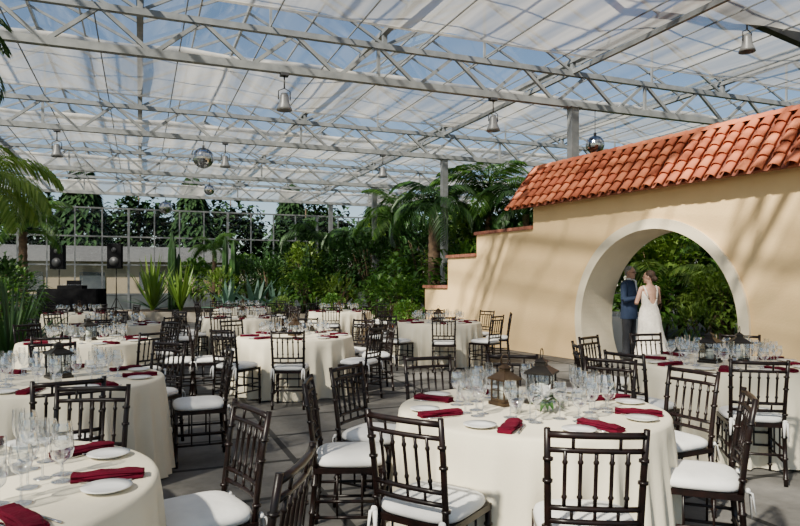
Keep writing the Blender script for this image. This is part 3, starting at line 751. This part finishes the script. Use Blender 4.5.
# garden through the gate
for la,de,P,s in ((6.2,16.0,P_b1,1.1),(7.2,14.8,P_b4,.75),(6.9,17.0,P_b4,1.2),(8.4,15.6,P_b1,1.4),(6.2,18.5,P_b1,1.8),(8.0,18.4,P_b4,1.7),(9.9,17,P_b2,1.8),(6.6,14.4,P_b3,1.0),(8.0,14.0,P_b3,1.1),(9.0,14.3,P_b1,1.1),(5.6,19.5,P_ban,1.5),(9.2,19.0,P_ban,1.6),(7.4,20.4,P_b2,2.1),(10.4,15.2,P_b4,1.3),(11.6,17.5,P_b2,2.0),(10.0,20.5,P_b2,2.2)):
    P.put(G(la,de),rz=pr.uniform(0,6),scale=s)
palm(G(6.4,17.4),1.7,.12,15,1.2,FR[3],'yellow-green palm with arching fronds in the garden',11)
palm(G(8.6,17.4),2.1,.12,15,1.3,FR[0],'green palm with arching fronds in the garden',12)
palm(G(7.9,15.6),1.0,.1,14,1.0,FR[3],'low yellow-green palm in the garden',13)
P_sn.put(G(7.3,13.6),scale=.6); P_ag.put(G(6.2,14.0),scale=.5)
def treemesh(seed,conif):
    mb=MB(); r=random.Random(seed)
    for i in range(1900):
        q=r.uniform(0,2*pi); 
        if conif:
            t=r.random()**1.3; z=.5+8.5*t; rad=2.6*(1-t)*r.uniform(.6,1); c=Vector((rad*math.cos(q),rad*math.sin(q),z)); d=Vector((math.cos(q),math.sin(q),-.2))
        else:
            e=math.asin(r.uniform(-.9,1)); k=r.uniform(.6,1)*(1+.2*math.sin(3*q+e*4+seed)); c=Vector((3.2*k*math.cos(q)*math.cos(e),3.2*k*math.sin(q)*math.cos(e),4.2+3.4*k*math.sin(e))); d=Vector((r.uniform(-1,1),r.uniform(-1,1),r.uniform(-.3,.6)))
        mb.leaf(c,d,UP,.8,.45,.3,0)
    mb.tube([(0,0,0),(0,0,4),(0,0,8)],[.22,.15,.03],8,1)
    return mb.mesh('tree',[M_tree,M_bark])
TR=[Proto(ob('conifer_tree',treemesh(1,True),label='dark evergreen tree outside the greenhouse',cat='tree')),Proto(ob('leafy_tree',treemesh(2,False),label='leafy tree outside the greenhouse',cat='tree'))]
for i in range(18):
    TR[i%2].put((-26+i*3.7,50.5+(i%2)*7.5+pr.uniform(-.5,.5),-.11),rz=pr.uniform(0,6),scale=(1.1 if i%2==0 else 1.15)*pr.uniform(.92,1.02))
for i in range(4): TR[1].put((10+i*5.6,41.5,-.11),rz=pr.uniform(0,6),scale=pr.uniform(.75,.8))
for i in range(2): TR[1].put((-14.5+i*4.4,41,-.11),rz=pr.uniform(0,6),scale=.6)
for i in range(5): TR[(i+1)%2].put((33.5+pr.uniform(-.5,1),3+i*7.2,-.11),rz=pr.uniform(0,6),scale=pr.uniform(.95,1.1))
mb=MB(); mb.box((-1,0,1.35),(12,5,2.7)); me_bw=mb.mesh('building_wall',[M_build])
mb=MB(); mb.add([(-7.4,-3.0,2.7),(5.4,-3.0,2.7),(5.4,3.0,2.7),(-7.4,3.0,2.7),(-7.4,0,3.7),(5.4,0,3.7)],[(0,1,5,4),(2,3,4,5),(0,4,3),(1,2,5),(3,2,1,0)]); me_br=mb.mesh('building_roof',[M_roofd])
bo=ob('low_building',None,loc=(0,43,-.1),label='low beige building beyond the glass wall',cat='building'); ob('building_wall',me_bw,bo); ob('building_roof',me_br,bo)
mb=MB(); mb.box((0,0,0),(1.3,.06,1.0)); bwm=mb.mesh('bwin',[M_bwin])
for i in range(4): ob('building_window',bwm,bo,loc=(-5.6+i*3.1,-2.52,1.6))
# ------------------------------------------------------------------ DJ booth and speakers
dj=ob('dj_booth',None,loc=G(-11.9,23.6),rz=-YAW,label='long black-draped table for the music equipment',cat='booth')
mb=MB()
vs=[];n=60
for z_,k in((0,1.03),(.5,1.01),(1.22,1.0)):
    for j,(x,y) in enumerate(sup(1.1*k,.42*k,n,10)): 
        w=1+.02*math.sin(j*2.2)*(1-z_); vs.append((x*w,y*w,z_))
mb.add(vs,[(i*n+j,i*n+(j+1)%n,(i+1)*n+(j+1)%n,(i+1)*n+j) for i in range(2) for j in range(n)]+[tuple(2*n+j for j in range(n))],0,False)
ob('drape',mb.mesh('drape',[M_black]),dj)
mc=ob('mixing_console',None,loc=G(-11.9,23.6,1.22),rz=-YAW,label='black mixing console on the draped table',cat='mixer')
mb=MB(); mb.box((0,0,.06),(.9,.4,.12)); mb.box((0,.12,.2),(.5,.06,.2)); ob('console_case',mb.mesh('console_case',[M_black]),mc)
mb=MB()
for i in range(12): mb.tube([(-.38+i*.07,-.08,.12),(-.38+i*.07,-.08,.15)],.012,6)
ob('knob',mb.mesh('knob',[M_silver]),mc)['kind']='stuff'
def speaker(loc):
    o=ob('loudspeaker',None,loc=loc,rz=-YAW,label='black loudspeaker on a tripod stand',cat='speaker',group='loudspeakers on stands')
    mb=MB(); vs=[(x*s,y,z_) for z_ in(1.95,2.85) for x,y,s in((-.25,-.2,1),(.25,-.2,1),(.16,.2,1),(-.16,.2,1))]
    mb.add(vs,[(3,2,1,0),(4,5,6,7),(0,1,5,4),(1,2,6,5),(2,3,7,6),(3,0,4,7)]); ob('cabinet',mb.mesh('cabinet',[M_black]),o)
    mb=MB(); mb.tube([(0,-.2,2.2),(0,-.215,2.2)],.17,20); mb.tube([(0,-.2,2.62),(0,-.215,2.62)],.09,16); ob('speaker_cone',mb.mesh('speaker_cone',[M_darksteel]),o)
    mb=MB(); mb.tube([(0,0,.5),(0,0,1.96)],.02,8)
    for k in range(3):
        q=k*2.1; mb.tube([(0,0,.9),(.5*math.cos(q),.5*math.sin(q),.01)],.013,6); mb.tube([(0,0,.55),(.26*math.cos(q),.26*math.sin(q),.45)],.01,6)
    ob('tripod_stand',mb.mesh('tripod_stand',[M_blackm]),o)
speaker(G(-12.9,24.6)); speaker(G(-10.3,23.6))
# ------------------------------------------------------------------ cup table through gate
ct=ob('cup_table',None,loc=G(4.75,13.9),rz=-YAW,label='small square table with white cloth behind the gate',cat='table')
mb=MB(); n=64; vs=[]
for z_,k,wv in((.012,1.06,.05),(.4,1.03,.03),(.73,1.0,.0),(.75,.985,0)):
    for j,(x,y) in enumerate(sup(.42*k,.34*k,n,8)):
        w=1+wv*math.sin(j*1.2); vs.append((x*w,y*w,z_))
mb.add(vs,[(i*n+j,i*n+(j+1)%n,(i+1)*n+(j+1)%n,(i+1)*n+j) for i in range(3) for j in range(n)]+[tuple(3*n+j for j in range(n))],0,True)
ob('tablecloth',mb.mesh('small_cloth',[M_plate]),ct)
mb=MB(); mb.lathe([(0,0),(.03,0),(.04,.09),(.037,.09),(.028,.01),(0,.01)],12); mb.tube([(.036,0,.07),(.065,0,.06),(.06,0,.03),(.033,0,.025)],.005,5)
P_cup=Proto(ob('coffee_cup',mb.mesh('coffee_cup',[M_cup]),label='white ceramic cup on the small table',cat='cup'))
for i in range(6):
    for j in range(3): P_cup.put(G(4.75-.3+i*.12,13.9-.18+j*.15,.752),rz=i+j,group='cups on the small table')

# ------------------------------------------------------------------ people
def fuse(mb,name,mats,vox=.008,sm=4):
    me=mb.mesh(name+'_src',mats); bm=bmesh.new(); bm.from_mesh(me); bmesh.ops.recalc_face_normals(bm,faces=bm.faces); bm.to_mesh(me); bm.free()
    o=D.objects.new('tmp',me); COL.objects.link(o)
    m=o.modifiers.new('r','REMESH'); m.mode='VOXEL'; m.voxel_size=vox; m.use_smooth_shade=True
    if sm: s=o.modifiers.new('s','SMOOTH'); s.iterations=sm; s.factor=.5
    dg=bpy.context.evaluated_depsgraph_get(); r=D.meshes.new_from_object(o.evaluated_get(dg)); r.name=name
    D.objects.remove(o); 
    if not r.materials: r.materials.append(mats[0])
    for p in r.polygons: p.use_smooth=True
    return r
def hand(mb,w,d,palmn,s=1.0,curl=.5):
    d=Vector(d).normalized(); pn=Vector(palmn).normalized(); sd=d.cross(pn).normalized(); w=Vector(w)
    mb.tube([w,w+d*.03*s,w+d*.075*s,w+d*.09*s],[.02*s,.028*s,.034*s,.028*s],8,0,.5)
    for k,(o,l) in enumerate(((-.026,.07),(-.009,.08),(.009,.074),(.025,.058))):
        b=w+d*.085*s+sd*o*s; d1=(d+pn*curl*.5).normalized(); d2=(d+pn*curl*1.4).normalized()
        mb.tube([b-d*.01,b+d1*l*.45*s,b+d1*l*.45*s+d2*l*.55*s],[.009*s,.0085*s,.0065*s],6)
    b=w+d*.03*s-sd*.025*s
    mb.tube([b,b-sd*.025*s+d*.025*s,b-sd*.028*s+d*.055*s+pn*.02*s],[.012*s,.010*s,.008*s],6)
def head(mb,c,fd,s=1.0):
    q=math.atan2(fd.y,fd.x)-pi/2; M=Matrix.Rotation(q,3,'Z')
    def P(x,y,z): return Vector(c)+M@Vector((x*s,y*s,z*s))
    mb.ell(P(0,-.01,.025),(.074*s,.093*s,.093*s),18,12,0,M)
    mb.ell(P(0,.018,-.045),(.054*s,.066*s,.068*s),14,10,0,M)
    mb.tube([P(0,.083,.02),P(0,.098,-.012),P(0,.09,-.022)],[.008*s,.013*s,.011*s],8)
    mb.ell(P(0,.068,-.092),(.02*s,.018*s,.014*s),8,6)
    for sx in(-1,1):
        mb.ell(P(sx*.076,-.01,-.005),(.010*s,.018*s,.031*s),8,6,0,M)
        mb.ell(P(sx*.032,.072,.03),(.022*s,.012*s,.008*s),8,6)
    def feats(parent):
        e=MB()
        for sx in(-1,1): e.ell(P(sx*.030,.078,.008),(.013*s,.010*s,.007*s),8,6,0,M)
        ob('eyes',e.mesh('eyes',[M_eye]),parent)
        e=MB(); e.ell(P(0,.083,-.053),(.024*s,.008*s,.008*s),10,6,0,M); ob('lips',e.mesh('lips',[M_lip]),parent)
    return P,M,feats
def woman(loc,rz):
    o=ob('woman',None,loc=loc,rz=rz,label='woman in long ivory low-back gown, brown updo, arms raised',cat='person')
    b=MB()
    b.rings([(0,0,.80,.15,.12),(0,-.01,.90,.172,.135),(0,-.01,.98,.16,.12),(0,0,1.08,.122,.095),(0,.01,1.18,.135,.105),(0,.015,1.28,.155,.115),(0,.0,1.36,.15,.085),(0,-.01,1.405,.10,.06),(0,-.008,1.44,.052,.05)],18)
    b.tube([(0,-.01,1.38),(0,-.005,1.44),(0,.01,1.53)],[.056,.048,.047],12)
    for sx in(-1,1):
        b.tube([(sx*.085,0,.9),(sx*.09,.01,.7),(sx*.085,.015,.50),(sx*.085,0,.42),(sx*.085,-.02,.28),(sx*.085,-.02,.10),(sx*.085,-.02,.06)],[.092,.08,.055,.05,.05,.032,.035],12)
        b.tube([(sx*.085,-.05,.06),(sx*.088,.04,.045),(sx*.09,.13,.02)],[.035,.036,.022],8,0,.7)
        b.ell((sx*.155,-.005,1.365),(.05,.045,.045),10,8)
    for sx in(-1,1):
        sh=Vector((sx*.165,-.005,1.365)); el=Vector((sx*.235,.04,1.10)); wr=Vector((sx*.075,.235,1.20 if sx>0 else 1.24))
        b.tube([sh,sh.lerp(el,.4),el],[.043,.04,.033],10); b.tube([el,el.lerp(wr,.3),wr],[.034,.034,.021],10)
        hand(b,wr,(-sx*.6,.55,.35),(-sx*.4,-.1,-.6),.92,.6)
    fd=Vector((-.70,.70,0)); P,M,feats=head(b,(0,.025,1.565),fd,1.0)
    ob('body',fuse(b,'woman_body',[M_skin],.0075,3),o); feats(o)
    h=MB(); h.ell(P(0,-.028,.045),(.083,.093,.088),18,12,0,M); h.ell(P(0,-.075,-.01),(.066,.055,.062),14,10,0,M); h.ell(P(0,-.115,-.03),(.05,.042,.045),12,8,0,M)
    ob('hair',fuse(h,'woman_hair',[M_bhair],.008,1),o)
    g=MB(); n=72
    prof=[(1.0,.165,.125,0),(.93,.18,.145,0),(.85,.195,.16,-.01),(.7,.205,.175,-.02),(.5,.235,.205,-.04),(.3,.28,.26,-.08),(.12,.34,.35,-.14),(.012,.38,.44,-.19)]
    up=[(1.08,.13,.103,0),(1.18,.143,.115,.008),(1.26,.163,.128,.012),(1.33,.160,.115,.0)]
    rows=[]
    for j in range(n):
        q=2*pi*j/n; back=max(0,-math.sin(q))
        top=1.33-.24*back**2.5
        col=[]
        for i in range(4):
            zz=1.0+(top-1.0)*(4-i)/4
            pr_=[(1.0,.165,.125,0)]+up
            for a_,b_ in zip(pr_[:-1],pr_[1:]):
                if a_[0]<=zz<=b_[0]+1e-6:
                    t=(zz-a_[0])/(b_[0]-a_[0]); rx=a_[1]+(b_[1]-a_[1])*t; ry=a_[2]+(b_[2]-a_[2])*t; cy=a_[3]+(b_[3]-a_[3])*t; break
            col.append((rx*math.cos(q),cy+ry*math.sin(q),zz))
        for zz,rx,ry,cy in prof:
            d=(1-zz); w=1+.05*d*math.sin(9*q)+.03*d*math.sin(14*q+1); col.append((rx*w*math.cos(q),cy+ry*w*math.sin(q),zz))
        rows.append(col)
    K=len(rows[0]); vs=[rows[j][i] for i in range(K) for j in range(n)]
    g.add(vs,[(i*n+(j+1)%n,i*n+j,(i+1)*n+j,(i+1)*n+(j+1)%n)[::-1] for i in range(K-1) for j in range(n)],0,True)
    for sx in(-1,1): g.tube([(sx*.105,.09,1.31),(sx*.125,.05,1.40),(sx*.125,-.02,1.415),(sx*.115,-.07,1.33),(sx*.085,-.10,1.2)],[.018,.014,.014,.015,.02],8,0,.5)
    go=ob('gown',g.mesh('gown',[M_dress]),o)
    m=go.modifiers.new('s','SOLIDIFY'); m.thickness=.006
def man(loc,rz):
    o=ob('man',None,loc=loc,rz=rz,label='grey-haired man in navy suit facing the woman',cat='person')
    b=MB()
    b.rings([(0,0,.86,.14,.11),(0,0,.98,.15,.115),(0,0,1.15,.145,.11),(0,.01,1.32,.17,.12),(0,0,1.44,.17,.095),(0,-.01,1.50,.09,.065)],16)
    b.tube([(0,-.01,1.46),(0,.0,1.53),(0,.012,1.62)],[.062,.057,.056],12)
    J=[]
    for sx in(-1,1):
        b.tube([(sx*.09,0,.92),(sx*.10,.01,.5),(sx*.10,-.01,.1),(sx*.10,-.01,.07)],[.085,.055,.035,.04],10)
        b.tube([(sx*.10,-.05,.05),(sx*.11,.1,.035),(sx*.115,.16,.03)],[.035,.037,.025],8)
        sh=Vector((sx*.195,-.005,1.435)); el=Vector((sx*.26,.02,1.14)); wr=Vector((sx*.13,.25,1.16+.03*sx)); J.append((sx,sh,el,wr))
        b.tube([sh,el],[.048,.038],10); b.tube([el,wr],[.038,.024],10); hand(b,wr,(-sx*.5,.7,.15),(-sx*.5,-.1,-.6),1.05,.6)
    fd=Vector((0,1,0)); P,M,feats=head(b,(0,.03,1.655),fd,1.05)
    ob('body',fuse(b,'man_body',[M_skin],.008,3),o); feats(o)
    h=MB(); h.ell(P(0,-.028,.052),(.080*1.05,.088*1.05,.078*1.05),18,12,0,M); h.ell(P(0,-.06,-.01),(.070,.05,.06),12,8,0,M)
    ob('hair',fuse(h,'man_hair',[M_ghair],.009,1),o)
    g=MB()
    for sx in(-1,1): g.tube([P(sx*.03+.018*math.cos(q),.094,.008+.015*math.sin(q)) for q in [2*pi*i/12 for i in range(13)]],.002,5); g.tube([P(sx*.048,.094,.01),P(sx*.078,-.01,.012)],.002,5)
    g.tube([P(-.012,.094,.01),P(.012,.094,.01)],.002,5); ob('eyeglasses',g.mesh('eyeglasses',[M_blackm]),o)
    j=MB(); j.rings([(0,-.005,.78,.195,.15),(0,0,.92,.185,.145),(0,0,1.12,.172,.135),(0,.01,1.32,.20,.145),(0,0,1.42,.205,.125),(0,-.01,1.485,.14,.09),(0,-.015,1.525,.07,.065)],20)
    for sx,sh,el,wr in J:
        j.ell(sh,(.068,.065,.06),10,8); j.tube([sh,sh.lerp(el,.5),el],[.066,.062,.054],12); j.tube([el,wr],[.054,.036],12)
    ob('suit_jacket',fuse(j,'suit_jacket',[M_navy],.009,2),o)
    s=MB(); s.add([(-.045,.128,1.5),(.045,.128,1.5),(.0,.170,1.2),(-.055,.07,1.535),(.055,.07,1.535)],[(0,2,1),(3,0,1,4)]); s.rings([(0,-.005,1.5,.068,.066),(0,-.002,1.555,.063,.062)],14,0,False,False)
    ob('shirt',s.mesh('shirt',[M_shirt]),o)
    t=MB(); t.rings([(0,0,.80,.165,.13),(0,0,1.0,.155,.12)],16)
    for sx in(-1,1): t.tube([(sx*.09,0,.88),(sx*.10,.0,.5),(sx*.10,-.01,.06)],[.10,.08,.07],12)
    ob('trousers',fuse(t,'trousers',[M_trous],.01,2),o)
    for sx in(-1,1):
        s=MB(); s.ell((sx*.108,.05,.045),(.05,.15,.045),12,8); ob('shoe',s.mesh('shoe',[M_shoe]),o)
def facing(la,de): v=Rv*la+Fv*de; return math.atan2(v.y,v.x)-pi/2
woman(G(4.45,11.6),facing(-.25,1)); man(G(4.37,12.4),facing(.70,-.70))

# ------------------------------------------------------------------ light, world, camera
el=math.radians(42); az=Vector((-.86,-.50,0)).normalized()
sd=Vector((az.x*math.cos(el),az.y*math.cos(el),math.sin(el)))
sl=D.lights.new('sun','SUN'); sl.energy=12.0; sl.angle=math.radians(2.2); sl.color=(1,.91,.75)
so=D.objects.new('sun',sl); COL.objects.link(so); so.rotation_euler=sd.to_track_quat('Z','Y').to_euler(); so.location=(-20,-10,20)
w=D.worlds.new('world'); SC.world=w; w.use_nodes=True; N=w.node_tree.nodes; bg=N['Background']
sk=N.new('ShaderNodeTexSky'); sk.sky_type='NISHITA'; sk.sun_disc=False; sk.sun_elevation=el; sk.sun_rotation=math.atan2(az.x,az.y); sk.air_density=1.0; sk.dust_density=.3; sk.ozone_density=1.5
w.node_tree.links.new(sk.outputs[0],bg.inputs[0]); bg.inputs[1].default_value=.15
cd=D.cameras.new('camera'); co=D.objects.new('camera',cd); COL.objects.link(co); SC.camera=co
cd.sensor_width=36; cd.lens=650*36/800; cd.shift_y=18/800; cd.clip_start=.05; cd.clip_end=300
co.location=(0,0,1.5); co.rotation_euler=(pi/2,0,-YAW)
